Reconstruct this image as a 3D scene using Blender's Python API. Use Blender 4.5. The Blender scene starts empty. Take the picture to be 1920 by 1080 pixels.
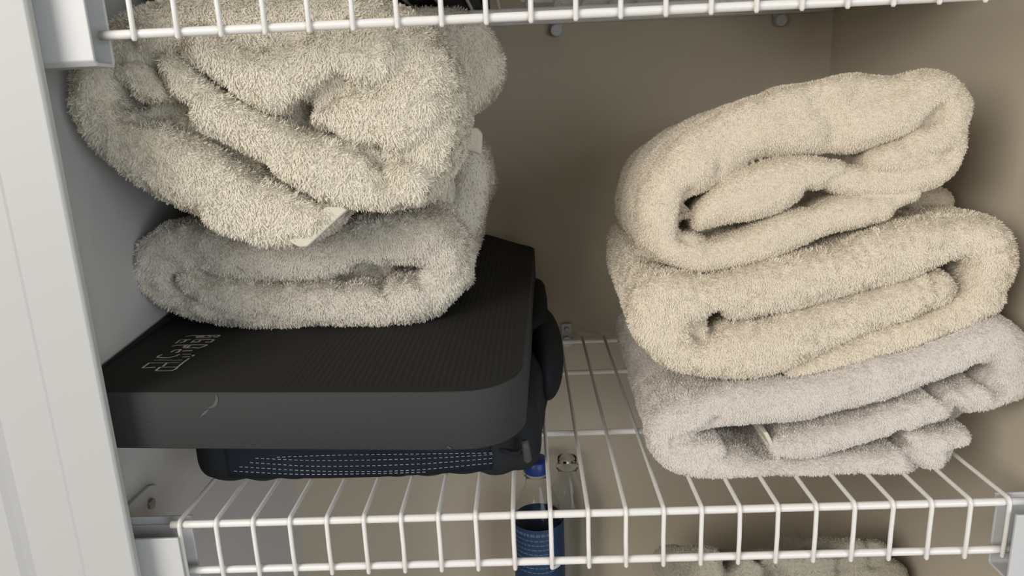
import bpy, math, random
import numpy as np
from mathutils import Vector, Matrix

# ------------------------------------------------------------------ camera
F_PX = 1342.65
CAM = np.array([-0.03352, -0.434986, 0.268725])
YAW, PIT, ROL = -0.026417, 0.245972, -0.04217
cyw, syw, cp, sp = math.cos(YAW), math.sin(YAW), math.cos(PIT), math.sin(PIT)
FW = np.array([syw*cp, cyw*cp, -sp])
RT0 = np.array([cyw, -syw, 0.0])
UP0 = np.cross(RT0, FW)
RT = math.cos(ROL)*RT0 + math.sin(ROL)*UP0
UP = -math.sin(ROL)*RT0 + math.cos(ROL)*UP0
H = 0.3553            # distance between shelves
LIP = 0.0361          # height of the shelf's front lip
P = 0.0254            # wire pitch
YB = 0.3693           # rear rod
WL, WBACK = -0.34, 0.378
JY = -0.027           # front end of the closet's side walls

def ray(u, v):
    return FW + RT*(u-960)/F_PX - UP*(v-540)/F_PX
def aty(u, v, Y):
    r = ray(u, v); return CAM + r*(Y-CAM[1])/r[1]
def px2m(Y):          # metres per pixel near depth Y
    return (Y-CAM[1])/cp/F_PX*0.985

scn = bpy.context.scene
col = scn.collection
cd = bpy.data.cameras.new('camera'); cam = bpy.data.objects.new('camera', cd); col.objects.link(cam)
cam.matrix_world = Matrix(((RT[0], UP[0], -FW[0], CAM[0]), (RT[1], UP[1], -FW[1], CAM[1]), (RT[2], UP[2], -FW[2], CAM[2]), (0, 0, 0, 1)))
cd.sensor_fit = 'HORIZONTAL'; cd.sensor_width = 36; cd.lens = F_PX/1920*36
cd.clip_start = 0.01; cd.clip_end = 50
scn.camera = cam

rng = np.random.default_rng(11)
random.seed(4)

# --------------------------------------------------------------- materials
def mat(name, color, rough=0.5, metal=0.0, bump=0.0, bscale=100.0, sheen=0.0, trans=0.0, ior=1.45, var=0.0, spec=0.5, vscale=6.0):
    m = bpy.data.materials.new(name); m.use_nodes = True
    nt = m.node_tree; b = nt.nodes['Principled BSDF']
    b.inputs['Base Color'].default_value = (*color, 1)
    b.inputs['Roughness'].default_value = rough
    b.inputs['Metallic'].default_value = metal
    b.inputs['Specular IOR Level'].default_value = spec
    b.inputs['IOR'].default_value = ior
    b.inputs['Transmission Weight'].default_value = trans
    if sheen:
        b.inputs['Sheen Weight'].default_value = sheen; b.inputs['Sheen Roughness'].default_value = 0.6
    tc = nt.nodes.new('ShaderNodeTexCoord')
    if bump:
        n = nt.nodes.new('ShaderNodeTexNoise'); n.inputs['Scale'].default_value = bscale; n.inputs['Detail'].default_value = 4
        bp = nt.nodes.new('ShaderNodeBump'); bp.inputs['Strength'].default_value = bump; bp.inputs['Distance'].default_value = 0.002
        nt.links.new(tc.outputs['Object'], n.inputs['Vector']); nt.links.new(n.outputs['Fac'], bp.inputs['Height'])
        nt.links.new(bp.outputs['Normal'], b.inputs['Normal'])
    if var:
        n2 = nt.nodes.new('ShaderNodeTexNoise'); n2.inputs['Scale'].default_value = vscale; n2.inputs['Detail'].default_value = 3
        mx = nt.nodes.new('ShaderNodeMix'); mx.data_type = 'RGBA'
        mx.inputs[6].default_value = (*[c*(1-var) for c in color], 1); mx.inputs[7].default_value = (*[min(1, c*(1+var)) for c in color], 1)
        nt.links.new(tc.outputs['Object'], n2.inputs['Vector']); nt.links.new(n2.outputs['Fac'], mx.inputs[0])
        nt.links.new(mx.outputs[2], b.inputs['Base Color'])
    return m

M = {}
M['wall'] = mat('wall_paint', (0.47, 0.42, 0.335), 0.75, bump=0.12, bscale=60, spec=0.2)
M['wall_left'] = mat('wall_paint_left_lit', (0.52, 0.52, 0.51), 0.7, bump=0.25, bscale=45, spec=0.25)  # same paint as the other walls, cool light on this side put into the colour
M['casing'] = mat('casing_paint', (0.43, 0.437, 0.43), 0.45, spec=0.35)
M['wire'] = mat('white_vinyl_wire', (0.70, 0.69, 0.66), 0.28, spec=0.5)
M['plastic'] = mat('white_plastic', (0.50, 0.51, 0.515), 0.4)
M['screw'] = mat('screw_metal', (0.35, 0.34, 0.32), 0.35, metal=0.9)
M['foam'] = mat('black_foam', (0.017, 0.017, 0.016), 0.8, bump=0.25, bscale=900, spec=0.3)
M['foam_edge'] = mat('charcoal_foam_edge', (0.034, 0.035, 0.036), 0.8, bump=0.2, bscale=500, var=0.12, spec=0.3, vscale=9)
M['print'] = mat('cream_print', (0.62, 0.60, 0.50), 0.6)
M['scuff'] = mat('grey_scuff', (0.075, 0.075, 0.075), 0.9)
M['nylon'] = mat('black_nylon', (0.012, 0.014, 0.017), 0.75, bump=0.2, bscale=600, spec=0.25)
M['navy'] = mat('navy_mesh_fabric', (0.004, 0.008, 0.015), 0.7, bump=0.3, bscale=900, spec=0.3)
M['stitch'] = mat('pale_stitching', (0.22, 0.26, 0.32), 0.7)
M['rubber'] = mat('grey_rubber', (0.045, 0.048, 0.05), 0.55)
M['towel_a'] = mat('cream_terry', (0.83, 0.785, 0.675), 1.0, sheen=0.25, bump=0.5, bscale=500, var=0.04, spec=0.1)
M['towel_b'] = mat('grey_cream_terry', (0.80, 0.76, 0.675), 1.0, sheen=0.25, bump=0.5, bscale=500, var=0.04, spec=0.1)
M['towel_c'] = mat('yellow_cream_terry', (0.84, 0.765, 0.635), 1.0, sheen=0.25, bump=0.5, bscale=650, var=0.05, spec=0.1)
M['towel_d'] = mat('warm_cream_terry', (0.84, 0.77, 0.645), 1.0, sheen=0.25, bump=0.5, bscale=600, var=0.05, spec=0.1)
M['towel_e'] = mat('pinkish_white_terry', (0.80, 0.755, 0.70), 1.0, sheen=0.25, bump=0.5, bscale=600, var=0.03, spec=0.1)
M['towel_f'] = mat('beige_terry_shade_tone', (0.50, 0.47, 0.385), 1.0, sheen=0.2, bump=0.5, bscale=500, var=0.06, spec=0.1)  # darker than the upper towels: shade of the lowest shelf put into the colour
M['hem'] = mat('flat_woven_hem', (0.58, 0.545, 0.46), 0.9, bump=0.3, bscale=900, spec=0.1)
M['clear'] = mat('clear_bottle_plastic', (0.96, 0.97, 0.97), 0.06, trans=1.0, ior=1.2)
M['label'] = mat('dark_blue_label', (0.008, 0.03, 0.075), 0.5)
M['labeltext'] = mat('pale_blue_print', (0.06, 0.10, 0.16), 0.5)
M['labelwhite'] = mat('white_print', (0.55, 0.60, 0.64), 0.5)
M['cap'] = mat('blue_cap_plastic', (0.007, 0.03, 0.17), 0.4)
M['bin'] = mat('charcoal_fabric', (0.07, 0.07, 0.065), 0.9, bump=0.3, bscale=400)
M['poly'] = mat('clear_crinkled_plastic', (0.85, 0.85, 0.85), 0.18, trans=0.6, ior=1.3, bump=0.6, bscale=40)
M['cloth'] = mat('white_cloth', (0.72, 0.68, 0.64), 0.95, bump=0.3, bscale=300)
M['greyplastic'] = mat('grey_plastic', (0.30, 0.31, 0.31), 0.4)

for k_ in 'abcdef':                        # cotton pile lets some light through
    nt = M['towel_'+k_].node_tree; b = nt.nodes['Principled BSDF']; out = nt.nodes['Material Output']
    tr = nt.nodes.new('ShaderNodeBsdfTranslucent'); mxs = nt.nodes.new('ShaderNodeMixShader'); mxs.inputs[0].default_value = 0.30
    nt.links.new(b.inputs['Base Color'].links[0].from_socket, tr.inputs['Color'])
    nt.links.new(b.outputs[0], mxs.inputs[1]); nt.links.new(tr.outputs[0], mxs.inputs[2]); nt.links.new(mxs.outputs[0], out.inputs['Surface'])

# ----------------------------------------------------------------- helpers
def link(name, me, m, parent=None, smooth=True):
    o = bpy.data.objects.new(name, me); col.objects.link(o)
    if m: me.materials.append(M[m] if isinstance(m, str) else m)
    if parent is not None: o.parent = parent
    return o
def np_mesh(name, V, Q=None, T=None, smooth=True):
    me = bpy.data.meshes.new(name)
    V = np.asarray(V, dtype=np.float32)
    nq = 0 if Q is None else len(Q); nt_ = 0 if T is None else len(T)
    me.vertices.add(len(V)); me.vertices.foreach_set('co', V.ravel())
    loops = []; starts = []
    if nq: loops.append(np.asarray(Q, dtype=np.int32).ravel()); starts.append(np.arange(nq, dtype=np.int32)*4)
    if nt_: loops.append(np.asarray(T, dtype=np.int32).ravel()); starts.append(nq*4+np.arange(nt_, dtype=np.int32)*3)
    L = np.concatenate(loops)
    me.loops.add(len(L)); me.loops.foreach_set('vertex_index', L)
    me.polygons.add(nq+nt_); me.polygons.foreach_set('loop_start', np.concatenate(starts))
    if smooth: me.polygons.foreach_set('use_smooth', np.ones(nq+nt_, dtype=bool))
    me.update(calc_edges=True); me.validate()
    return me
class MB:
    def __init__(s): s.v = []; s.f = []
    def add(s, V, Fc):
        b = len(s.v); s.v += [tuple(map(float, p)) for p in V]; s.f += [tuple(i+b for i in q) for q in Fc]
    def box(s, lo, hi):
        x0, y0, z0 = lo; x1, y1, z1 = hi
        s.add([(x0,y0,z0),(x1,y0,z0),(x1,y1,z0),(x0,y1,z0),(x0,y0,z1),(x1,y0,z1),(x1,y1,z1),(x0,y1,z1)],
              [(0,3,2,1),(4,5,6,7),(0,1,5,4),(1,2,6,5),(2,3,7,6),(3,0,4,7)])
    def prism(s, poly, axis, a, b):       # extrude a 2-D outline along an axis
        n = len(poly); mk = {'x': lambda p, t: (t, p[0], p[1]), 'y': lambda p, t: (p[0], t, p[1]), 'z': lambda p, t: (p[0], p[1], t)}[axis]
        V = [mk(p, a) for p in poly]+[mk(p, b) for p in poly]
        s.add(V, [tuple(range(n))[::-1], tuple(range(n, 2*n))]+[(i, (i+1) % n, n+(i+1) % n, n+i) for i in range(n)])
    def tube(s, pts, r, n=12, cap=True):
        pts = [Vector(p) for p in pts]; rs = r if isinstance(r, (list, tuple)) else [r]*len(pts)
        T = []
        for i in range(len(pts)):
            a = pts[max(0, i-1)]; b = pts[min(len(pts)-1, i+1)]; T.append((b-a).normalized())
        ref = Vector((0, 0, 1)) if abs(T[0].z) < 0.9 else Vector((1, 0, 0))
        N = T[0].cross(ref).normalized(); V = []
        for i, p in enumerate(pts):
            N = (N-T[i]*N.dot(T[i])).normalized(); B = T[i].cross(N)
            for k in range(n):
                a = 2*math.pi*k/n; V.append(p+(N*math.cos(a)+B*math.sin(a))*rs[i])
        Fc = [(i*n+k, i*n+(k+1) % n, (i+1)*n+(k+1) % n, (i+1)*n+k) for i in range(len(pts)-1) for k in range(n)]
        if cap: Fc += [tuple(range(n))[::-1], tuple(range((len(pts)-1)*n, len(pts)*n))]
        s.add(V, Fc)
    def lathe(s, prof, c, n=40):
        V = [(c[0]+r*math.cos(2*math.pi*k/n), c[1]+r*math.sin(2*math.pi*k/n), c[2]+z) for r, z in prof for k in range(n)]
        s.add(V, [(i*n+k, i*n+(k+1) % n, (i+1)*n+(k+1) % n, (i+1)*n+k) for i in range(len(prof)-1) for k in range(n)])
    def build(s, name, m, parent=None, smooth=False, bevel=0, seg=2):
        me = bpy.data.meshes.new(name); me.from_pydata(s.v, [], s.f); me.update()
        if smooth: me.shade_smooth() if hasattr(me, 'shade_smooth') else None
        o = link(name, me, m, parent)
        if bevel:
            b = o.modifiers.new('bevel', 'BEVEL'); b.width = bevel; b.segments = seg; b.limit_method = 'ANGLE'; b.angle_limit = math.radians(35)
        return o
def tag(o, label=None, cat=None, group=None, kind=None):
    if label: o['label'] = label
    if cat: o['category'] = cat
    if group: o['group'] = group
    if kind: o['kind'] = kind
    return o
def empty(name, loc=(0, 0, 0), **k):
    o = bpy.data.objects.new(name, None); col.objects.link(o); o.location = loc; o.empty_display_size = 0.02
    return tag(o, **k)
def rooted(o, loc):                       # put a thing's origin at its base, geometry given in world space
    off = Vector(loc); o.data.transform(Matrix.Translation(-off)); o.location = off; return o

# -------------------------------------------------------------- room shell
def struct(mb, name, m, bevel=0): return tag(mb.build(name, m, bevel=bevel), kind='structure')
ZB, ZT = -0.95, 0.95
b = MB(); b.box((WL-0.12, WBACK, ZB), (0.45, WBACK+0.1, ZT)); struct(b, 'wall_back', 'wall')
b = MB(); b.box((WL-0.1, JY+0.006, ZB), (WL, WBACK, ZT)); struct(b, 'wall_left', 'wall_left')
b = MB(); b.prism([(0.328, JY+0.002), (0.43, JY+0.002), (0.43, WBACK), (0.298, WBACK)], 'z', ZB, ZT); struct(b, 'wall_right', 'wall')
b = MB(); b.box((-1.6, -1.8, ZB-0.05), (1.6, WBACK, ZB)); struct(b, 'floor', mat('floor_paint', (0.45, 0.42, 0.38), 0.6))
b = MB(); b.box((WL, JY+0.002, ZT), (0.43, WBACK, ZT+0.05)); struct(b, 'ceiling', 'wall')
# door jamb and stepped casing on the left of the opening
prof = [(-0.300, -0.0215), (-0.300, -0.0255), (-0.3015, JY), (-0.3335, JY), (-0.3350, JY-0.0005), (-0.3395, JY-0.0006),
        (-0.366, JY-0.0008), (-0.3700, JY-0.0025), (-0.3740, JY-0.0045), (-0.46, JY-0.0072), (-0.46, -0.0215)]
b = MB(); b.prism(prof, 'z', ZB, ZT)
struct(b, 'trim_left', 'casing', bevel=0.0006)
prof = [(0.332, 0.0), (0.332, -0.024), (0.345, JY), (0.46, JY), (0.46, 0.0)]
b = MB(); b.prism(prof, 'z', ZB, ZT); struct(b, 'trim_right', 'casing', bevel=0.001)

# ------------------------------------------------------------ wire shelves
RR, RW = 0.0027, 0.00155
def wire_shelf(z, xs, x0, x1, label):
    root = empty('wire_shelf', (0, 0, z), label=label, cat='shelf', group='wire shelves in the closet')
    z0 = 0.0
    for nm, y, dz in (('front_rod', 0.0, 0.0), ('lip_rod', 0.0, -LIP), ('support_rod', 0.1239, 0.0), ('support_rod', 0.2655, 0.0), ('rear_rod', YB-0.003, 0.0)):
        b = MB(); n = 30
        r = RR if nm in ('front_rod', 'lip_rod') else 0.0024
        b.tube([(x0-0.001+(x1-x0+0.002)*i/n, y, dz) for i in range(n+1)], r, 14)
        b.build(nm, 'wire', root, smooth=True)
    for x in xs:
        hz = RR+RW*0.6; path = [(x, YB, hz), (x, 0.26, hz), (x, 0.12, hz), (x, 0.02, hz)]
        for a in range(0, 91, 15):        # bend over the front rod
            t = math.radians(a); path.append((x, -hz*math.sin(t)*1.0, hz*math.cos(t)))
        path += [(x+random.uniform(-.0003, .0003), -hz, -LIP*0.5), (x, -hz, -LIP-0.003), (x, -hz+0.0002, -LIP-0.0042)]
        b = MB(); b.tube(path, [RW]*(len(path)-1)+[RW*0.6], 10)
        b.build('deck_wire', 'wire', root, smooth=True)
    return root
wire_shelf(0.0, [k*P for k in range(-11, 12)], -0.2855, 0.2915, 'white wire shelf carrying the black mat and the right towel stack')
wire_shelf(H, [k*P-0.0277 for k in range(-9, 13)], -0.2765, 0.2915, 'white wire shelf above the towels, only its front lip in view')
wire_shelf(-H, [k*P-0.006 for k in range(-10, 12)], -0.2855, 0.2915, 'lowest white wire shelf, under the water bottles')

def bracket(side, z, label):
    s = 1 if side == 'left' else -1
    root = empty('shelf_bracket', (0, 0, z), label=label, cat='bracket', group='shelf end brackets')
    xw = WL if side == 'left' else 0.327
    xi = -0.2772 if side == 'left' else 0.2795      # inner end
    lo, hi = min(xw, xi), max(xw, xi)
    b = MB()
    t = 0.0022
    top = -0.0035
    bot = -LIP-0.0175
    # U channel section (y, z), open at the top
    sec = [(-0.0115, top), (-0.0115, bot+0.003), (-0.0085, bot), (0.0085, bot), (0.0105, bot+0.003), (0.0105, top-0.002),
           (0.0083, top-0.002), (0.0083, bot+t+0.001), (0.007, bot+t), (-0.007, bot+t), (-0.0093, bot+t+0.001), (-0.0093, top)]
    b.prism(sec, 'x', lo, hi)
    b.build('hook_channel', 'plastic', root, bevel=0.0006)
    b = MB(); b.box((lo, 0.0105, -0.006), (hi-s*0.0 if side == 'left' else hi, 0.0125, 0.0))
    b.build('rear_rail', 'plastic', root, bevel=0.0005)
    # wall plate with a screw
    b = MB(); xp = xw+s*0.0035
    b.prism([(-0.010, bot), (0.020, bot), (0.022, -0.006), (-0.010, -0.0035)] if side == 'right' else [(-0.010, bot), (0.020, bot), (0.075, -0.0315), (0.075, -0.010), (0.066, -0.006), (-0.010, -0.0035)], 'x', min(xw, xp), max(xw, xp))
    b.build('wall_plate', 'plastic', root, bevel=0.0006)
    if side == 'right': return
    b = MB(); b.tube([(xw, 0.062, -0.0195), (xw+s*0.006, 0.062, -0.0195)], 0.0042, 18)
    b.build('screw_head', 'screw', root, bevel=0.0006)
bracket('left', 0.0, 'white plastic bracket holding the middle shelf at the left wall')
bracket('left', H, 'white plastic bracket holding the upper shelf at the top left')
bracket('right', 0.0, 'white plastic bracket holding the middle shelf at the right wall')

def wall_clip(x, z, label, group=None):
    root = empty('wall_clip', (x, WBACK, z), label=label, cat='clip', group='rear wall clips')
    b = MB(); b.box((-0.0065, -0.004, -0.004), (0.0065, 0, 0.014)); b.build('clip_plate', 'plastic', root, bevel=0.0015)
    b = MB(); b.tube([(0, -0.0105, -0.0065), (0, -0.0015, -0.0065)], 0.0062, 18); b.build('rod_hook', 'plastic', root, bevel=0.001)
    b = MB(); b.tube([(0, -0.0062, 0.0075), (0, -0.003, 0.0075)], 0.0028, 14); b.build('screw_head', 'screw', root, bevel=0.0005)
wall_clip(0.0076, 0.0055, 'small white screwed clip holding the middle shelf to the back wall')
wall_clip(0.0038, H-0.002, 'small white clip under the upper shelf rear rod, nearer the centre')
wall_clip(0.2406, H-0.002, 'small white clip under the upper shelf rear rod, nearer the right corner')

# ------------------------------------------------------------- SDF towels
def seg_field(X, Z, pts):
    d = np.full(X.shape, 9.0, dtype=np.float32)
    if len(pts) == 1: pts = [pts[0], (pts[0][0]+1e-4, pts[0][1], pts[0][2])]
    for (ax, az, ar), (bx, bz, br) in zip(pts[:-1], pts[1:]):
        ex, ez = bx-ax, bz-az; L2 = ex*ex+ez*ez+1e-12
        t = np.clip(((X-ax)*ex+(Z-az)*ez)/L2, 0, 1)
        d = np.minimum(d, np.hypot(X-ax-t*ex, Z-az-t*ez)-(ar+t*(br-ar)))
    return d
def catmull(pts, n=5):
    if len(pts) < 3: return pts
    A = np.array(pts, dtype=float); A = np.vstack([2*A[0]-A[1], A, 2*A[-1]-A[-2]]); out = []
    for i in range(1, len(A)-2):
        for k in range(n):
            t = k/n
            out.append(tuple(0.5*((2*A[i])+(-A[i-1]+A[i+1])*t+(2*A[i-1]-5*A[i]+4*A[i+1]-A[i+2])*t*t+(-A[i-1]+3*A[i]-3*A[i+1]+A[i+2])*t**3)))
    out.append(tuple(A[-2])); return out
def surface_nets(S, org, h):
    ins = S < 0
    nx, ny, nz = S.shape
    c = ins[:-1, :-1, :-1].astype(np.int8)
    cnt = np.zeros((nx-1, ny-1, nz-1), dtype=np.int8)
    for dx in (0, 1):
        for dy in (0, 1):
            for dz in (0, 1): cnt += ins[dx:nx-1+dx, dy:ny-1+dy, dz:nz-1+dz]
    I, J, K = np.nonzero((cnt > 0) & (cnt < 8))
    idx = np.full((nx-1, ny-1, nz-1), -1, dtype=np.int32); idx[I, J, K] = np.arange(len(I))
    acc = np.zeros((len(I), 3)); num = np.zeros(len(I))
    cr = [(0,0,0),(1,0,0),(0,1,0),(1,1,0),(0,0,1),(1,0,1),(0,1,1),(1,1,1)]
    for a, bb in [(0,1),(2,3),(4,5),(6,7),(0,2),(1,3),(4,6),(5,7),(0,4),(1,5),(2,6),(3,7)]:
        ca, cb = cr[a], cr[bb]
        sa = S[I+ca[0], J+ca[1], K+ca[2]]; sb = S[I+cb[0], J+cb[1], K+cb[2]]
        m = (sa < 0) != (sb < 0); t = np.where(m, sa/np.where(m, sa-sb, 1), 0)
        pa = np.array(ca, float); pb = np.array(cb, float)
        acc += np.where(m[:, None], pa+(pb-pa)*t[:, None], 0); num += m
    V = (np.stack([I, J, K], 1)+acc/num[:, None])*h+np.array(org)
    Q = []
    for ax in range(3):
        s0 = [slice(1, -1)]*3; s1 = [slice(1, -1)]*3
        s0[ax] = slice(0, -1); s1[ax] = slice(1, None)
        A = ins[tuple(s0)]; B = ins[tuple(s1)]
        e = np.argwhere(A != B)
        off = np.array([1, 1, 1]); off[ax] = 0
        e = e+off
        u, w = [(1, 2), (2, 0), (0, 1)][ax]
        eu = np.zeros(3, int); eu[u] = 1; ew = np.zeros(3, int); ew[w] = 1
        q = [idx[tuple((e-du*eu-dw*ew).T)] for du, dw in ((0, 0), (1, 0), (1, 1), (0, 1))]
        q = np.stack(q, 1)
        fl = ins[tuple(e.T)]              # inside first -> outward normal +axis
        q[~fl] = q[~fl][:, ::-1]
        Q.append(q[(q >= 0).all(1)])
    return V, np.concatenate(Q)
def vnormals(V, Q):
    n = np.cross(V[Q[:, 2]]-V[Q[:, 0]], V[Q[:, 3]]-V[Q[:, 1]])
    N = np.zeros_like(V)
    for k in range(4):
        for a in range(3): N[:, a] += np.bincount(Q[:, k], n[:, a], len(V))
    return N/np.maximum(np.linalg.norm(N, axis=1), 1e-12)[:, None]
def wnoise(Pn, wl, seed, n=7):
    r = np.random.default_rng(seed); o = np.zeros(len(Pn))
    for i in range(n):
        k = r.normal(size=3); k *= 2*math.pi/(wl*np.linalg.norm(k))*r.uniform(.7, 1.5)
        o += np.sin(Pn@k+r.uniform(0, 6.28))
    return o/math.sqrt(n)
def polydist(X, Z, pts):
    return seg_field(X, Z, [(x, z, 0.0) for x, z in pts])

BUILT = {}
def towel(name, label, m, bands, Y, L=0.27, h=0.0016, k=0.0016, creases=(), tl=0.0032, tw=0.00045, dens=1.1e6, dens_far=2.5e5,
          seed=1, drift=(0, 0), wob=0.0012, zmin=None, group=None, flow=1.0, curl=0.9, comb=0.0, key=None, under=None, zmax=None):
    BB = []
    for bd in bands:
        pts, dy = bd[0], bd[1]; LL = bd[2] if len(bd) > 2 else L; RB = bd[3] if len(bd) > 3 else None
        yp = Y+dy+0.010; s = px2m(yp)
        q = []
        for u, v, r in catmull([tuple(map(float, p)) for p in pts]):
            w = aty(u, v, yp); q.append((w[0], w[2], r*s))
        R = RB if RB else min(0.020, 0.85*float(np.median([a[2] for a in q])))
        BB.append((q, Y+dy, LL, R))
    xs = [a[0]+sg*a[2] for q, *_ in BB for a in q for sg in (-1, 1)]; zs = [a[1]+sg*a[2] for q, *_ in BB for a in q for sg in (-1, 1)]
    x0, x1, z0, z1 = min(xs)-3*h, max(xs)+3*h, min(zs)-3*h, max(zs)+3*h
    y0 = min(b_[1] for b_ in BB)-3*h; y1 = max(b_[1]+b_[2] for b_ in BB)+3*h
    gx = np.arange(x0, x1, h, dtype=np.float32); gy = np.arange(y0, y1, h, dtype=np.float32); gz = np.arange(z0, z1, h, dtype=np.float32)
    X, Z = np.meshgrid(gx, gz, indexing='ij')
    S = None
    for q, yf, LL, R in BB:
        d2 = seg_field(X, Z, q)[:, None, :]+R
        w = (np.maximum(yf-gy, gy-(yf+LL))+R)[None, :, None]
        f = np.minimum(np.maximum(d2, w), 0)+np.hypot(np.maximum(d2, 0), np.maximum(w, 0))-R
        if S is None: S = f
        else:
            hh = np.maximum(k-np.abs(S-f), 0)/k
            S = np.minimum(S, f)-hh*hh*k*0.25
    if key: BUILT[key] = (BB, drift, Y, L)
    if under:                             # squashed by the towel lying on it
        OB, od, oY, oL = BUILT[under]
        rx, rz = od[0]-drift[0], od[1]-drift[1]
        t_ = np.clip((gy-Y)/L, 0, 1)[None, :, None]
        for q, yf, LL, R in OB:
            da = seg_field(X, Z, q)[:, None, :]; db = seg_field(X-rx, Z-rz, q)[:, None, :]
            d2 = da*(1-t_)+db*t_+R
            w = (np.maximum(yf-gy, gy-(yf+LL))+R)[None, :, None]
            f = np.minimum(np.maximum(d2, w), 0)+np.hypot(np.maximum(d2, 0), np.maximum(w, 0))-R
            S = np.maximum(S, 0.0015-f)
    V, Q = surface_nets(S.astype(np.float32), (x0, y0, z0), h); del S
    N = vnormals(V, Q)
    disp = 0.9*wob*wnoise(V, 0.06, seed)+0.25*wob*wnoise(V, 0.025, seed+1)+0.10*wob*wnoise(V, 0.009, seed+5)
    for pl, dep, wid in creases:
        yp = Y+0.006
        pp = [tuple(aty(u, v, yp)[[0, 2]]) for u, v in catmull(pl)]
        d = polydist(V[:, 0], V[:, 2], pp)
        fall = np.clip(1-(V[:, 1]-(Y+0.02))/0.06, 0, 1)
        disp -= dep*np.exp(-(d/wid)**2)*fall
    V = V+N*disp[:, None]
    tt = np.clip((V[:, 1]-Y)/L, 0, 1)
    V[:, 0] += drift[0]*tt; V[:, 2] += drift[1]*tt
    if zmin is not None:                  # lies on what carries it
        zf = zmin(V[:, 0], V[:, 1]); V[:, 2] = np.maximum(V[:, 2], zf+0.0004*(1+wnoise(V, 0.01, seed+9)))
    if zmax is not None: V[:, 2] = np.minimum(V[:, 2], zmax)
    N = vnormals(V, Q)
    # terry loops, modelled as small bent tapering blades on the cloth
    a, b_, c, d = (V[Q[:, i]] for i in range(4))
    area = 0.5*np.linalg.norm(np.cross(c-a, d-b_), axis=1)
    cy = (a[:, 1]+c[:, 1])*0.5
    nd = np.where(cy < Y+0.075, dens, dens_far)*area
    Nn = (N[Q[:, 0]]+N[Q[:, 2]])
    nd = np.where((Nn[:, 1] > 1.2), nd*0.15, nd)
    r = np.random.default_rng(seed+77)
    cnt = np.floor(nd+r.random(len(nd))).astype(int)
    fi = np.repeat(np.arange(len(Q)), cnt); n = len(fi)
    s, t = r.random((n, 1)), r.random((n, 1))
    P0 = (a[fi]*(1-s)+b_[fi]*s)*(1-t)+(d[fi]*(1-s)+c[fi]*s)*t
    NN = N[Q[fi, 0]]*(1-s)*(1-t)+N[Q[fi, 1]]*s*(1-t)+N[Q[fi, 2]]*s*t+N[Q[fi, 3]]*(1-s)*t
    NN /= np.linalg.norm(NN, axis=1)[:, None]
    G = np.stack([wnoise(P0, 0.011, seed+20+i)+0.7*wnoise(P0, 0.03, seed+30+i) for i in range(3)], 1); G *= (1-0.6*comb); G[:, 2] -= 0.9+comb; G[:, 0] += 0.5*comb
    G -= NN*(G*NN).sum(1)[:, None]
    G += r.normal(size=G.shape)*(0.45+0.25*comb)
    G /= np.maximum(np.linalg.norm(G, axis=1), 1e-6)[:, None]
    D1 = NN*0.75+G*0.85*flow; D1 /= np.linalg.norm(D1, axis=1)[:, None]
    D2 = NN*0.22+G*curl*flow+r.normal(size=G.shape)*0.25; D2 /= np.linalg.norm(D2, axis=1)[:, None]
    side = np.cross(D1, NN+r.normal(size=G.shape)*0.16); side /= np.maximum(np.linalg.norm(side, axis=1), 1e-6)[:, None]
    ln = tl*r.uniform(0.55, 1.25, (n, 1)); wd = tw*r.uniform(0.7, 1.3, (n, 1))
    B0 = P0-NN*0.0004
    M1 = B0+D1*ln*0.55; E1 = M1+D2*ln*0.5
    TV = np.stack([B0-side*wd, B0+side*wd, M1+side*wd*0.95, M1-side*wd*0.95, E1+side*wd*0.4, E1-side*wd*0.4], 1).reshape(-1, 3)
    base = len(V)+np.arange(n)[:, None]*6
    Qt = np.concatenate([base+np.array([0, 1, 2, 3]), base+np.array([3, 2, 4, 5])])
    me = np_mesh(name, np.concatenate([V, TV]), np.concatenate([Q, Qt]))
    o = link(name, me, m)
    lo = V.min(0); hi = V.max(0)
    rooted(o, ((lo[0]+hi[0])/2, (lo[1]+hi[1])/2, lo[2]))
    print('TOWEL', name, len(V), n, lo.round(3), hi.round(3))
    return tag(o, label, 'towel', group)

def mat_z(x, y):                           # the black mat's upper surface
    sx = np.clip((-0.027-np.asarray(x))/0.07, 0, 1); sy = np.clip((np.asarray(y)-0.2)/0.16, 0, 1)
    return 0.101+0.05*np.asarray(y)+0.014*sx*sx*(3-2*sx)*sy*sy*(3-2*sy)

def hem(name_parent, pts, w0, th, label=None):      # flat woven strip along (x, y, z) points, w0 = width vector
    V = []; W = Vector(w0)
    for p in pts:
        p = Vector(p); V += [p, p+W]
    n = len(pts)
    me = bpy.data.meshes.new('hem'); me.from_pydata([tuple(v) for v in V], [], [(2*i, 2*i+2, 2*i+3, 2*i+1) for i in range(n-1)]); me.update()
    par = name_parent
    o = link('hem', me, 'hem'); so = o.modifiers.new('s', 'SOLIDIFY'); so.thickness = th; so.offset = 0
    o.parent = par; o.matrix_parent_inverse = Matrix.Translation(-par.location)
    if label: o['label'] = label
    return o

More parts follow.
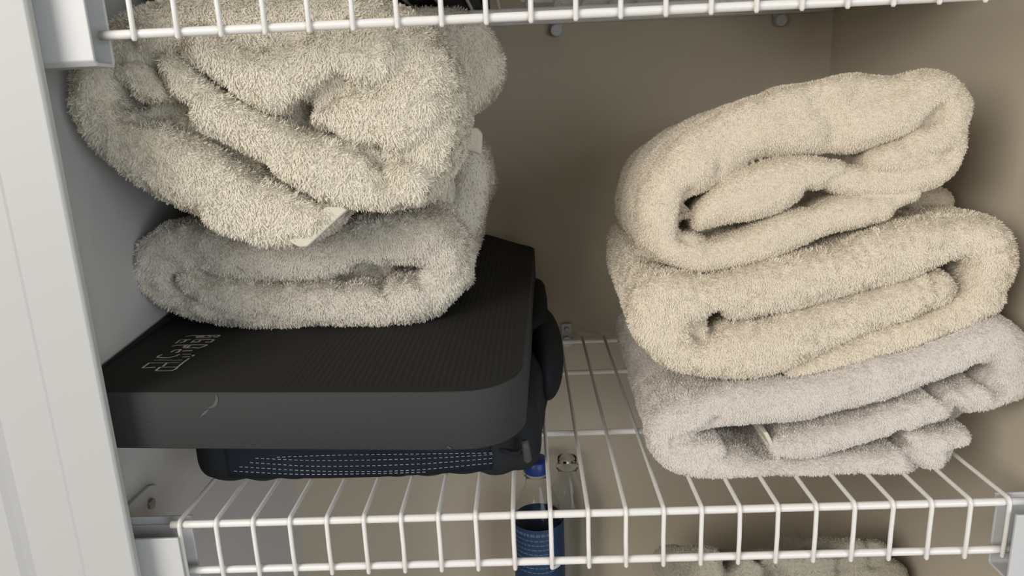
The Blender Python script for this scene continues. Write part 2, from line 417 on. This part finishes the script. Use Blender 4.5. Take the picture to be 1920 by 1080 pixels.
# ---- left stack
T1 = towel('folded_bath_towel', 'thick cream towel, topmost of the left stack, sagging under the upper shelf', 'towel_a', [
    ([(170,120,34),(172,165,38),(182,210,46),(250,272,60),(340,322,66),(430,362,62),(515,398,50)], 0.0),
    ([(515,398,50),(560,412,44),(585,415,32),(622,398,14)], 0.0),
    ([(420,395,40),(500,415,38),(562,440,20)], 0.002),
    ([(180,165,44),(205,120,50),(260,80,55),(340,50,55)], 0.010),
    ([(262,150,34),(285,165,30),(300,180,24)], 0.006),
    ([(322,128,24),(350,165,32),(390,205,38),(455,248,44),(545,290,50),(640,325,52),(715,346,49),(765,345,46)], -0.004, 0.17),
    ([(765,345,46),(796,300,50),(805,240,54),(800,180,58),(775,120,60),(735,80,58)], 0.004, 0.15),
    ([(600,212,28),(632,208,38),(675,215,54),(735,226,68),(770,200,72)], -0.001),
    ([(380,85,42),(430,118,40),(480,140,48),(520,148,60),(572,135,56),(628,105,56),(700,95,60)], -0.006),
    ([(285,60,45),(380,45,48),(500,50,55),(640,50,58),(740,70,50)], 0.004),
    ([(300,200,40),(420,240,60),(600,250,60),(700,200,60)], 0.026, 0.2),
    ([(800,70,60),(868,95,52),(890,140,46),(868,178,38),(830,180,30)], 0.135, 0.155),
  ], group='towels in the left stack', key='a', zmax=H-0.006, Y=0.034, L=0.275, comb=0.35, tl=0.0034, tw=0.00046, dens=1.7e6, dens_far=4e5, seed=3, wob=0.0016, drift=(0.0, 0.006),
  creases=[([(225,165),(228,190),(238,213),(280,212),(345,204)], 0.007, 0.006), ([(560,212),(598,185),(640,155)], 0.007, 0.006),
           ([(705,285),(716,305),(728,335)], 0.007, 0.006), ([(540,90),(555,110),(560,130)], 0.003, 0.012),
           ([(410,262),(440,290),(490,318)], 0.005, 0.008)])
T2 = towel('folded_bath_towel', 'cream towel resting directly on the black mat, below the sagging towel', 'towel_b', [
    ([(400,458,40),(330,465,42),(290,495,40),(292,530,36),(335,562,28),(400,578,26),(480,590,22),(560,595,18)], 0.0),
    ([(330,462,42),(400,474,42),(480,484,42),(560,484,42),(640,470,46),(730,450,50),(800,448,50)], 0.0),
    ([(800,448,50),(832,480,44),(836,520,40),(800,552,40)], 0.002),
    ([(352,528,24),(420,552,33),(520,570,38),(620,572,42),(700,570,44),(770,562,42)], -0.004),
    ([(400,520,40),(560,525,44),(700,510,44)], 0.03),
    ([(800,440,50),(815,380,50),(812,320,46)], 0.085, 0.17),
    ([(850,520,28),(868,522,18)], 0.045, 0.05),
    ([(878,305,30),(884,350,32),(872,400,34),(862,430,34)], 0.085, 0.15),
    ([(700,380,45),(760,330,45),(800,300,40)], 0.09, 0.15),
  ], group='towels in the left stack', under='a', Y=0.100, L=0.245, comb=0.35, tl=0.0034, tw=0.00046, dens=1.6e6, seed=13, wob=0.0015, zmin=mat_z,
  creases=[([(681,506),(705,518),(716,545)], 0.007, 0.006), ([(640,525),(681,508)], 0.004, 0.006)])

# ---- right stack
T3 = towel('folded_bath_towel', 'pale yellow folded towel, topmost of the right stack', 'towel_c', [
    ([(1300,472,34),(1250,452,42),(1240,400,44),(1262,340,50),(1318,292,58),(1398,246,54),(1490,222,62),(1590,212,70),(1680,196,56),(1745,182,46),(1774,205,46),(1768,245,42)], 0.0),
    ([(1768,245,42),(1735,272,40),(1690,292,34),(1640,300,22)], 0.0),
    ([(1310,405,24),(1345,388,34),(1400,362,48),(1458,342,48),(1520,325,32),(1565,318,20)], 0.000),
    ([(1560,330,26),(1620,338,26),(1690,332,30),(1750,305,36),(1775,270,32)], 0.003),
    ([(1250,452,40),(1310,480,30),(1380,465,34),(1450,440,36),(1530,410,34),(1600,393,30),(1650,388,26)], 0.002),
    ([(1560,388,22),(1640,378,22),(1700,360,16)], 0.006),
    ([(1300,400,40),(1450,330,60),(1600,290,50),(1700,250,40)], 0.035),
    ([(1700,375,34),(1742,378,36)], 0.060, 0.18),
  ], group='towels in the right stack', key='c', Y=0.048, L=0.255, tl=0.0018, tw=0.00030, dens=3.0e6, dens_far=9e5, flow=0.9, comb=1.0, seed=23, wob=0.0014, drift=(0.015, -0.020),
  creases=[([(1290,365),(1286,400),(1280,440)], 0.006, 0.005), ([(1735,228),(1750,215),(1760,205)], 0.005, 0.004), ([(1515,358),(1520,372)], 0.004, 0.004),
           ([(1345,325),(1350,312),(1345,300)], 0.003, 0.004), ([(1530,185),(1560,225),(1565,265)], 0.005, 0.009), ([(1440,180),(1470,215)], 0.003, 0.008), ([(1600,180),(1680,165)], 0.004, 0.008), ([(1330,270),(1390,235)], 0.002, 0.008), ([(1690,270),(1705,282),(1735,290),(1775,292)], 0.003, 0.004)])
T4 = towel('folded_bath_towel', 'warm cream towel with rounded folds, middle of the right stack', 'towel_d', [
    ([(1345,655,54),(1280,645,56),(1232,590,56),(1245,560,50),(1310,560,46),(1400,548,50),(1500,526,52),(1600,500,50),(1700,470,50),(1785,446,40),(1845,455,44),(1862,500,44),(1838,555,36)], 0.0),
    ([(1838,555,38),(1760,602,30),(1660,634,28),(1560,668,24),(1480,696,16)], 0.003),
    ([(1345,655,52),(1432,652,56),(1540,612,48),(1650,575,40),(1735,545,34),(1758,540,28)], 0.0),
    ([(1300,600,40),(1500,570,50),(1700,530,40),(1800,500,35)], 0.04),
    ([(1215,535,40),(1245,520,30)], 0.03),
  ], group='towels in the right stack', key='d', under='c', Y=0.040, L=0.27, comb=0.5, tl=0.0026, tw=0.00040, dens=2.1e6, dens_far=5e5, seed=33, wob=0.0014, drift=(0.013, -0.008),
  creases=[([(1307,621),(1325,634),(1345,600)], 0.009, 0.006), ([(1745,515),(1752,545),(1740,572)], 0.0025, 0.003)])
T5 = towel('folded_bath_towel', 'pinkish white towel lying on the wire shelf under two others', 'towel_e', [
    ([(1400,878,34),(1320,868,38),(1262,835,44),(1262,795,44),(1330,768,38),(1400,758,42),(1500,744,46),(1600,722,46),(1700,692,46),(1800,655,46),(1872,640,42),(1905,690,42)], 0.0),
    ([(1320,868,38),(1400,880,32),(1500,881,31),(1600,872,32),(1680,866,34),(1740,860,34)], 0.001),
    ([(1284,838,18),(1312,836,16),(1335,838,16)], 0.0),
    ([(1458,838,22),(1540,822,28),(1630,798,30),(1700,775,32),(1780,750,32),(1840,735,36),(1885,715,42)], -0.002),
    ([(1700,822,22),(1750,822,20),(1795,816,18)], 0.004),
    ([(1755,830,26),(1752,860,24)], 0.012),
    ([(1350,830,32),(1500,840,40),(1700,790,40),(1820,720,40)], 0.045),
  ], group='towels in the right stack', under='d', Y=0.034, L=0.28, tl=0.0020, tw=0.00034, dens=2.8e6, dens_far=8e5, flow=0.9, comb=0.8, seed=43, drift=(0.012, 0.0), wob=0.0013, zmin=lambda x, y: np.full(x.shape, 0.0047),
  creases=[([(1258,826),(1287,816),(1323,800),(1344,785)], 0.004, 0.004), ([(1753,728),(1775,748),(1792,772)], 0.010, 0.0045), ([(1826,694),(1845,712),(1866,732)], 0.010, 0.0045), ([(1790,712),(1812,735),(1825,755)], 0.004, 0.006),
           ([(1681,816),(1702,845),(1722,878)], 0.009, 0.0045), ([(1405,830),(1425,850),(1450,868)], 0.003, 0.008), ([(1340,785),(1336,760)], 0.003, 0.005)])
def flat_px(par, poly, Y, depth, name='hem', label='flat woven hem', bevel=0.0015):
    b = MB(); pts = [aty(u, v, Y) for u, v in poly]
    if sum((pts[i][0]-pts[i-1][0])*(pts[i][2]+pts[i-1][2]) for i in range(len(pts))) > 0: pts = pts[::-1]
    b.prism([(p[0], p[2]) for p in pts], 'y', Y, Y+depth)
    o = b.build(name, 'hem', par, bevel=bevel, seg=3); o.matrix_parent_inverse = Matrix.Translation(-par.location); o['label'] = label
    return o
flat_px(T1, [(536,452),(560,464),(576,464),(652,394),(640,388),(610,388)], 0.0345, 0.014)
flat_px(T2, [(846,262),(862,243),(892,238),(904,250),(903,292),(880,284),(864,288),(852,305),(842,345),(833,388),(800,388),(820,330)], 0.16, 0.012, bevel=0.003)
flat_px(T5, [(1431,811),(1440,811),(1465,860),(1458,864)], 0.0375, 0.02, bevel=0.0008)
def edge_px(par, pl, Y, w, th, off=0.0, label='flat woven edge'):
    pts = [aty(u, v, Y+off) for u, v in pl]
    return hem(par, pts, w, th, label)

# ---- stack on the lowest shelf
T6 = towel('folded_bath_towel', 'beige towel darkened in colour for shade, below the middle shelf, topmost on the lowest shelf', 'towel_f', [
    ([(1330,1045,38),(1345,1075,50),(1400,1090,60),(1460,1110,60)], 0.0),
    ([(1400,1050,30),(1470,1040,26),(1560,1038,26),(1610,1022,34),(1632,1026,38)], 0.004),
    ([(1500,1090,60),(1600,1085,60),(1660,1080,60)], 0.0),
    ([(1400,1130,60),(1550,1130,60),(1680,1130,60)], 0.0),
  ], group='towels on the lowest shelf', key='f', Y=0.130, L=0.17, h=0.0022, drift=(-0.01, -0.11), comb=1.0, tl=0.0018, tw=0.0004, dens=1.2e6, dens_far=3e5, seed=53, wob=0.0016,
  creases=[([(1425,1030),(1448,1058),(1460,1085)], 0.012, 0.006), ([(1380,1030),(1372,1050),(1364,1080)], 0.007, 0.005), ([(1575,1010),(1580,1040),(1575,1080)], 0.007, 0.005), ([(1630,1000),(1634,1050)], 0.004, 0.005)])
T7 = towel('folded_bath_towel', 'shade-toned beige towel on the lowest shelf, underneath the other beige towel', 'towel_f', [
    ([(1390,1360,100),(1550,1355,100),(1690,1340,85)], 0.0),
    ([(1380,1440,70),(1550,1440,70),(1690,1440,70)], 0.0),
    ([(1390,1300,40),(1550,1295,40),(1690,1290,40)], 0.0),
  ], group='towels on the lowest shelf', under='f', Y=0.130, L=0.20, h=0.0024, tl=0.003, tw=0.0006, dens=4e5, dens_far=1e5, seed=63, wob=0.003, zmin=lambda x, y: np.full(x.shape, -H+0.0047))

# ------------------------------------------------------------- black mat
def arc(cx_, cy_, r, a0, a1, n=10):
    return [(cx_+r*math.cos(math.radians(a0+(a1-a0)*i/n)), cy_+r*math.sin(math.radians(a0+(a1-a0)*i/n))) for i in range(n+1)]
outline = [(-0.3385, -0.004), (-0.20, -0.0145), (-0.10, -0.0215)] + arc(-0.078, 0.0165, 0.0385, -92, -3, 14) + [(-0.034, 0.15), (-0.0275, 0.33)] + arc(-0.045, 0.338, 0.018, 10, 85, 6) + [(-0.08, 0.364), (-0.30, 0.364), (-0.3385, 0.33)]
def dense(poly, step=0.012):
    out = []
    for (x0, y0), (x1, y1) in zip(poly, poly[1:]+poly[:1]):
        n = max(1, int(math.hypot(x1-x0, y1-y0)/step))
        out += [(x0+(x1-x0)*i/n, y0+(y1-y0)*i/n) for i in range(n)]
    return out
outl = dense(outline)
mat_root = empty('exercise_mat', (-0.19, 0.17, 0.062), label='thick black foam mat with cream lettering under the left towels', cat='mat')
def world_child(o, par):
    o.parent = par; o.matrix_parent_inverse = Matrix.Translation(-par.location); return o
# body with rounded rim, top skin
def ring(off, dz, top):
    c = np.array(outl); n = len(c); t = np.roll(c, -1, 0)-np.roll(c, 1, 0); t /= np.linalg.norm(t, axis=1)[:, None]
    nrm = np.stack([t[:, 1], -t[:, 0]], 1); p = c-nrm*off
    z = mat_z(p[:, 0], p[:, 1]) if top else mat_z(p[:, 0], p[:, 1])-0.0395
    return [(p[i, 0], p[i, 1], z[i]+dz) for i in range(n)]
rings = [ring(0.0010, 0, False), ring(0, 0.0012, False), ring(0, -0.0011, True), ring(0.0004, -0.0004, True), ring(0.0014, 0.0, True)]
n = len(outl); b = MB()
b.add([p for r_ in rings for p in r_], [(i*n+k_, i*n+(k_+1) % n, (i+1)*n+(k_+1) % n, (i+1)*n+k_) for i in range(len(rings)-1) for k_ in range(n)]+[tuple(range(n))[::-1]])
world_child(b.build('foam_core', 'foam_edge', smooth=True), mat_root)
# top skin: fine grid clipped to the outline, with moulded ridges in its centre
from mathutils.geometry import tessellate_polygon
def in_poly(x, y, poly):
    ins = np.zeros(x.shape, bool); j = len(poly)-1
    for i in range(len(poly)):
        xi, yi = poly[i]; xj, yj = poly[j]
        c = ((yi > y) != (yj > y)) & (x < (xj-xi)*(y-yi)/(yj-yi+1e-12)+xi); ins ^= c; j = i
    return ins
hg = 0.0009
gx = np.arange(-0.339, -0.025, hg); gy = np.arange(-0.024, 0.365, 0.004)
# rows follow the outline: for each x column clamp the y range to the outline
pin = ring(0.0014, 0.0, True); pc = [(p[0], p[1]) for p in pin]
def yrange(x):
    ys = []
    for (xa, ya), (xb, yb) in zip(pc, pc[1:]+pc[:1]):
        if (xa > x) != (xb > x): ys.append(ya+(yb-ya)*(x-xa)/(xb-xa))
    return (min(ys), max(ys)) if len(ys) >= 2 else None
xmin = min(p[0] for p in pc)+1e-5; xmax = max(p[0] for p in pc)-1e-5
ncol, nrow = 360, 90
TVs = []; 
for i in range(ncol+1):
    x = xmin+(xmax-xmin)*(1-(1-i/ncol)**1.25)
    yr = yrange(x) or (0.3, 0.3)
    for j in range(nrow+1):
        y = yr[0]+(yr[1]-yr[0])*(j/nrow)
        ridge_mask = min(1, max(0, (x+0.215)/0.03))*min(1, max(0, (y-yr[0]-0.004)/0.01))*min(1, max(0, (-0.045-x)/0.004))
        z = float(mat_z(x, y))+0.00045*ridge_mask*(0.5+0.5*math.sin(2*math.pi*(x-0.02*y)/0.0042))*(1)+0.00015
        TVs.append((x, y, z))
TQ = [(i*(nrow+1)+j, (i+1)*(nrow+1)+j, (i+1)*(nrow+1)+j+1, i*(nrow+1)+j+1) for i in range(ncol) for j in range(nrow)]
me = np_mesh('top_skin', TVs, TQ)
world_child(tag(link('top_skin', me, 'foam'), label='darker ridged upper skin'), mat_root)
# printed lettering (traced as strokes lying flat on the skin)
def on_mat(u, v):
    r = ray(u, v); t = (0.101+0.05*CAM[1]-CAM[2])/(r[2]-0.05*r[1]); p = CAM+r*t
    return Vector((p[0], p[1], float(mat_z(p[0], p[1]))+0.0004))
def zp(x, y): return (250+x/10.667, 615+y/10.667)
strokes = [([(1040,178),(1180,160),(1400,158),(1740,152)], .0009), ([(1250,185),(1420,180)], .0016), ([(1260,205),(1400,205),(1560,208)], .0010), ([(1600,185),(1680,190),(1730,158)], .0012), ([(1500,170),(1560,182)], .0010),
  ([(850,315),(935,250),(1060,240),(1150,245)], .0009), ([(930,300),(1010,290),(1060,250)], .0014), ([(1155,305),(1220,250),(1400,240),(1620,240)], .0010), ([(1200,290),(1300,290),(1350,255)], .0014), ([(1440,290),(1550,292),(1615,245)], .0014),
  ([(775,378),(850,355),(1000,350),(1200,345),(1490,345)], .0009), ([(1000,395),(1060,360)], .0016), ([(1070,400),(1140,360)], .0016), ([(1180,400),(1310,408),(1420,375),(1480,350)], .0012), ([(1000,408),(1160,408)], .0008),
  ([(755,495),(830,450),(960,438)], .0010), ([(840,500),(890,495),(950,445)], .0013), ([(985,470),(1060,465),(1180,462)], .0013),
  ([(580,540),(500,570),(475,595),(600,605),(730,602),(850,570),(930,535)], .0010), ([(980,592),(1060,585),(1130,585)], .0009), ([(980,535),(1160,535)], .0005),
  ([(410,655),(520,650),(650,655),(800,655),(980,650)], .0005), ([(400,710),(320,708),(180,810),(300,803),(440,795)], .0010), ([(400,710),(550,708),(680,705)], .0005), ([(680,705),(590,780)], .0011), ([(540,790),(450,860)], .0012),
  ([(700,705),(930,700)], .0005), ([(540,795),(760,792),(880,790)], .0005), ([(1225,545),(1180,575)], .0012), ([(1120,615),(1010,690),(900,780),(850,830),(780,862)], .0009), ([(450,865),(600,868),(780,862)], .0006)]
V = []; Fc = []
for pl, w in strokes:
    pts = [on_mat(*zp(*p)) for p in pl]
    for i, p in enumerate(pts):
        d = (pts[min(i+1, len(pts)-1)]-pts[max(i-1, 0)]); s = Vector((-d.y, d.x, 0)).normalized()*w*0.72
        V += [tuple(p-s), tuple(p+s)]
        if i: k_ = len(V); Fc.append((k_-4, k_-2, k_-1, k_-3))
me = bpy.data.meshes.new('lettering'); me.from_pydata(V, [], Fc); me.update()
o = world_child(link('lettering', me, 'print'), mat_root); o['label'] = 'cream printed lettering'
# scuff marks on the front edge
def scuff(pl, w):
    b = MB(); pts = [aty(u, v, -0.015) for u, v in catmull([tuple(map(float, p)) for p in pl])]; V_ = []
    for i, p in enumerate(pts):
        y = -0.004-(p[0]+0.3385)*0.0755-0.0004; ww = w*math.sin(math.pi*(i+0.6)/(len(pts)+0.2))
        V_ += [(p[0]-ww, y, p[2]+ww*.3), (p[0]+ww, y, p[2]-ww*.3)]
    b.add(V_, [(2*i, 2*i+2, 2*i+3, 2*i+1) for i in range(len(pts)-1)])
    o = world_child(b.build('scuff_mark', 'scuff'), mat_root); o['label'] = 'pale scuff on the front edge'
scuff([(401,742),(403,752),(398,764),(386,769),(376,765)], 0.0011); scuff([(387,772),(380,778),(371,786)], 0.0010); scuff([(842,826),(844,828),(847,830)], 0.0012)

# ------------------------------------------------------------- black bag
bag = empty('sports_bag', (-0.15, 0.19, 0.0045), label='flat black bag with navy stitched panel squeezed under the black mat', cat='bag')
def sdf_mesh(f, lo, hi, h):
    gx = np.arange(lo[0], hi[0], h); gy = np.arange(lo[1], hi[1], h); gz = np.arange(lo[2], hi[2], h)
    X, Y, Z = np.meshgrid(gx, gy, gz, indexing='ij'); return surface_nets(f(X, Y, Z).astype(np.float32), lo, h)
def rbox(X, Y, Z, c, s, r):
    q = [np.abs(A-c[i])-s[i]+r for i, A in enumerate((X, Y, Z))]
    return np.minimum(np.maximum.reduce(q), 0)+np.sqrt(sum(np.maximum(a, 0)**2 for a in q))-r
def ell(X, Y, Z, c, s):
    k0 = np.sqrt(((X-c[0])/s[0])**2+((Y-c[1])/s[1])**2+((Z-c[2])/s[2])**2); return (k0-1)*min(s)
def smin(a, b_, k): hh = np.maximum(k-np.abs(a-b_), 0)/k; return np.minimum(a, b_)-hh*hh*k*0.25
def f_bag(X, Y, Z):
    a = rbox(X, Y, Z, (-0.162, 0.2, 0.030), (0.130, 0.155, 0.028), 0.018)
    e = rbox(X, Y, Z, (-0.046, 0.21, 0.032), (0.025, 0.160, 0.030), 0.014)
    g = rbox(X, Y, Z, (-0.030, 0.265, 0.045), (0.013, 0.085, 0.040), 0.012)
    return smin(smin(a, e, 0.01), g, 0.012)
V, Q = sdf_mesh(f_bag, (-0.31, 0.03, -0.006), (0.0, 0.38, 0.115), 0.0025)
V[:, 0] -= 0.011*np.clip((0.17-V[:, 1])/0.12, 0, 1)*np.clip((V[:, 0]+0.09)/0.04, 0, 1)
top_lim = mat_z(V[:, 0], V[:, 1])-0.041
under = V[:, 0] < -0.036
V[under, 2] = np.minimum(V[under, 2], top_lim[under])
sag = 0.0022*np.abs(np.sin(math.pi*V[:, 0]/P))*np.clip((0.02-V[:, 2])/0.015, 0, 1)
V[:, 2] -= sag; V[:, 2] = np.maximum(V[:, 2], 0.0048-sag)
V += vnormals(V, Q)*(0.0005*wnoise(V, 0.06, 5)[:, None])
V[:, 2] = np.maximum(V[:, 2], 0.0046-0.003*np.abs(np.sin(math.pi*V[:, 0]/P)))
world_child(link('bag_body', np_mesh('bag_body', V, Q), 'nylon'), bag)
# side pocket flap bulging to the right
def f_flap(X, Y, Z):
    return np.maximum(ell(X, Y, Z, (-0.022, 0.205, 0.045), (0.017, 0.080, 0.036)), -(Z-0.012))
V, Q = sdf_mesh(f_flap, (-0.05, 0.10, 0.0), (0.01, 0.31, 0.10), 0.002)
world_child(link('side_pocket', np_mesh('side_pocket', V, Q), 'nylon'), bag)
# navy mesh panel across the front with rows of stitching
def front_y(x, z):
    e = np.clip((-0.262-x)/0.02, 0, 1); f_ = np.clip((z-0.036)/0.022, 0, 1)
    return 0.0445+0.012*e*e+0.01*f_**2+0.004*np.clip((0.014-z)/0.01, 0, 1)**2
V = []; nx_ = 80
for i in range(nx_+1):
    x = -0.262+(0.195)*i/nx_
    for j in range(9):
        z = 0.0115+0.044*j/8-0.004*math.sin(math.pi*i/nx_)*(1-j/8)
        V.append((x, float(front_y(x, z))-0.0018, z))
me = np_mesh('front_panel', V, [(i*9+j, (i+1)*9+j, (i+1)*9+j+1, i*9+j+1) for i in range(nx_) for j in range(8)])
o = link('front_panel', me, 'navy'); o.modifiers.new('s', 'SOLIDIFY').thickness = 0.002; world_child(o, bag); o['label'] = 'navy blue mesh panel'
b = MB()
rows_px = [([(520,856),(640,852),(780,850),(925,848)]), ([(480,858),(600,862),(780,859),(925,851)]), ([(470,866),(600,873),(780,869),(925,858)]), ([(450,874),(600,882),(760,881),(925,867)]), ([(440,882),(560,888),(700,887),(800,884)])]
for pl in rows_px:
    cur = catmull([tuple(map(float, p)) for p in pl], 14); acc = 0
    pts = [aty(u, v, 0.0425) for u, v in cur]
    L_ = np.cumsum([0]+[np.linalg.norm(pts[i+1]-pts[i]) for i in range(len(pts)-1)])
    s0 = 0.0
    while s0 < L_[-1]-0.002:
        def pt(s_):
            i = min(np.searchsorted(L_, s_, side='right')-1, len(pts)-2); t = (s_-L_[i])/(L_[i+1]-L_[i]+1e-9); p = pts[i]*(1-t)+pts[i+1]*t
            return (p[0], float(front_y(p[0], p[2]))-0.0030, p[2])
        b.tube([pt(s0), pt(s0+0.0023)], 0.00028, 5); s0 += 0.0041
o = world_child(b.build('stitching', 'stitch'), bag); o['label'] = 'pale dashed stitching'
b = MB(); pa, pb_ = aty(984, 826, 0.036), aty(990, 866, 0.036)
b.tube([tuple(pa), tuple(pa*.7+pb_*.3), tuple(pa*.1+pb_*.9), tuple(pb_)], [0.0026, 0.0030, 0.0030, 0.0018], 12)
world_child(b.build('zip_pull', 'rubber', smooth=True), bag)
b = MB(); b.tube([tuple(aty(*p)) for p in ((938,842,.045),(960,850,.043),(975,848,.040),(984,832,.038))], 0.0018, 8)
world_child(b.build('strap', 'nylon', smooth=True), bag)

# ------------------------------------------------------------ water bottles
def bottle(x, y, s, label, full):
    z0 = -H+0.0045
    root = empty('water_bottle', (x, y, z0), label=label, cat='bottle', group='bottles on the lowest shelf')
    prof = [(0.001, 0.004), (0.018, 0.001), (0.025, 0.0), (0.029, 0.006), (0.0295, 0.02), (0.028, 0.026), (0.0295, 0.032), (0.028, 0.04), (0.0295, 0.048), (0.0297, 0.06), (0.0297, 0.145),
            (0.0285, 0.150), (0.0297, 0.155), (0.0292, 0.165), (0.026, 0.180), (0.020, 0.196), (0.0145, 0.208), (0.0128, 0.214), (0.0128, 0.222), (0.0155, 0.2225), (0.0155, 0.2245), (0.0125, 0.226), (0.0125, 0.236)]
    prof = [(r_*s, z_*s) for r_, z_ in prof]
    b = MB(); b.lathe(prof, (0, 0, 0), 48); o = b.build('bottle_body', 'clear', root, smooth=True)
    so = o.modifiers.new('s', 'SOLIDIFY'); so.thickness = 0.0005
    if full:
        b = MB(); zc = 0.2255*s
        V = []; nr = 60
        prof2 = [(0.0001, zc+0.0155), (0.0120, zc+0.0155), (0.0140, zc+0.0140), (0.0143, zc+0.001), (0.0140, zc)]
        b.lathe(prof2, (0, 0, 0), 48); b.build('cap', 'cap', root, smooth=True)
        b = MB(); b.lathe([(0.0300*s, 0.052), (0.0301*s, 0.053), (0.0301*s, 0.166*s-0.001), (0.0298*s, 0.166*s)], (0, 0, 0), 64)
        lab = b.build('label', 'label', root, smooth=True); lab['label'] = 'dark blue wrap label with small pale print'
        b = MB(); R_ = 0.0304*s
        def arcstrip(a0, a1, zb, zt, zt2=None):
            k_ = 8; V_ = []
            for i in range(k_+1):
                a = math.radians(a0+(a1-a0)*i/k_); hh = zt if zt2 is None else zt+(zt2-zt)*math.sin(math.pi*i/k_)
                V_ += [(R_*math.cos(a), R_*math.sin(a), zb), (R_*math.cos(a), R_*math.sin(a), hh)]
            b.add(V_, [(2*i, 2*i+2, 2*i+3, 2*i+1) for i in range(k_)])
        rr = random.Random(2)
        for i in range(9):
            zz = 0.158*s-0.0058*i; a = -150
            while a < -62:
                da = rr.uniform(5, 11); arcstrip(a, a+da, zz, zz+(0.0017 if i else 0.0034)); a += da+2.2
        tx = b.build('label_print', 'labeltext', lab)
        b = MB(); arcstrip(-60, -38, 0.113*s, 0.1135*s, 0.120*s); arcstrip(-85, -40, 0.070*s, 0.076*s, 0.096*s)
        b.build('label_emblem', 'labelwhite', lab)
bottle(-0.0340, 0.300, 0.98, 'clear water bottle with blue cap and blue label seen through the shelf', True)
bottle(0.0030, 0.346, 0.90, 'smaller clear bottle standing behind the blue labelled bottle', False)

# ------------------------------------------------------ upper shelf contents
def rootbox(name, label, cat, m, lo, hi, wall=0.002, bevel=0.004):
    root = empty(name, ((lo[0]+hi[0])/2, (lo[1]+hi[1])/2, lo[2]), label=label, cat=cat)
    b = MB(); b.box(lo, hi); world_child(b.build(name+'_body', m, bevel=bevel), root); return root
ZU = H+0.0047
def lump(name, label, cat, m, c, s, seed, amp=0.004, h=0.004, zf=ZU):
    def f(X, Y, Z): return ell(X, Y, Z, c, s)
    V, Q = sdf_mesh(f, tuple(c[i]-s[i]-3*h for i in range(3)), tuple(c[i]+s[i]+3*h for i in range(3)), h)
    V = V+vnormals(V, Q)*(amp*wnoise(V, 0.05, seed)+amp*0.5*wnoise(V, 0.018, seed+1))[:, None]
    V[:, 2] = np.maximum(V[:, 2], zf)
    o = link(name, np_mesh(name, V, Q), m); rooted(o, (c[0], c[1], zf)); return tag(o, label, cat)
# charcoal bin added to fill the dark and block light: floor, four walls and a folded rim
root = empty('stand_in_bin', (-0.17, 0.2, ZU), label='charcoal bin added above the left stack to fill the dark and block light', cat='bin')
b = MB(); lo, hi = (-0.31, 0.14, ZU), (-0.065, 0.36, ZU+0.16)
b.prism([(lo[0], lo[1]), (hi[0], lo[1]), (hi[0], hi[1]), (lo[0], hi[1])], 'z', lo[2], lo[2]+0.004)
for l2, h2 in (((lo[0], lo[1], lo[2]), (hi[0], lo[1]+0.004, hi[2])), ((lo[0], hi[1]-0.004, lo[2]), (hi[0], hi[1], hi[2])), ((lo[0], lo[1], lo[2]), (lo[0]+0.004, hi[1], hi[2])), ((hi[0]-0.004, lo[1], lo[2]), (hi[0], hi[1], hi[2]))): b.box(l2, h2)
world_child(b.build('bin_body', 'bin', bevel=0.001), root)
lump('plastic_bag', 'clear crinkled plastic bag lying on the upper shelf', 'bag', 'poly', (0.055, 0.22, ZU+0.035), (0.10, 0.11, 0.055), 71, 0.005)
lump('folded_cloth', 'pale cloth lying on the upper shelf front, left of the plastic bag', 'cloth', 'cloth', (-0.10, 0.07, ZU+0.02), (0.075, 0.055, 0.035), 81, 0.004)
root = empty('plastic_tray', (0.21, 0.22, ZU), label='grey plastic tray at the right end of the upper shelf', cat='tray')
b = MB(); lo, hi = (0.165, 0.10, ZU), (0.27, 0.34, ZU+0.06)
b.box(lo, (hi[0], hi[1], lo[2]+0.003))
for l2, h2 in ((lo, (hi[0], lo[1]+0.003, hi[2])), ((lo[0], hi[1]-0.003, lo[2]), hi), (lo, (lo[0]+0.003, hi[1], hi[2])), ((hi[0]-0.003, lo[1], lo[2]), hi)): b.box(l2, h2)
world_child(b.build('tray_body', 'greyplastic', bevel=0.001), root)

# ------------------------------------------------------------------- light
w = bpy.data.worlds.new('world'); scn.world = w; w.use_nodes = True
nt = w.node_tree; bg = nt.nodes['Background']; bg.inputs[1].default_value = 0.47
tc = nt.nodes.new('ShaderNodeTexCoord'); sx = nt.nodes.new('ShaderNodeSeparateXYZ'); mr = nt.nodes.new('ShaderNodeMapRange')
mr.inputs[1].default_value = -0.35; mr.inputs[2].default_value = 0.25
mx = nt.nodes.new('ShaderNodeMix'); mx.data_type = 'RGBA'; mx.inputs[6].default_value = (0.14, 0.125, 0.11, 1); mx.inputs[7].default_value = (1.0, 0.955, 0.90, 1)
nt.links.new(tc.outputs['Generated'], sx.inputs[0]); nt.links.new(sx.outputs[2], mr.inputs[0]); nt.links.new(mr.outputs[0], mx.inputs[0]); nt.links.new(mx.outputs[2], bg.inputs[0])
def area(name, loc, target, sx, sy, e, c):
    l = bpy.data.lights.new(name, 'AREA'); l.shape = 'RECTANGLE'; l.size = sx; l.size_y = sy; l.energy = e; l.color = c
    o = bpy.data.objects.new(name, l); col.objects.link(o); o.location = loc
    o.rotation_euler = (Vector(target)-Vector(loc)).to_track_quat('-Z', 'Y').to_euler(); return o
area('room_ceiling_light', (-1.05, -1.25, 0.68), (0.0, 0.0, 0.15), 1.0, 0.8, 26, (1.0, 0.94, 0.88))
area('room_window', (0.9, -1.4, 0.2), (0.0, 0.1, 0.1), 0.8, 1.0, 13, (0.89, 0.945, 1.0))

vs = scn.view_settings
vs.view_transform = 'Standard'; vs.look = 'None'; vs.gamma = 1; vs.use_curve_mapping = False
vs.exposure = 0.0
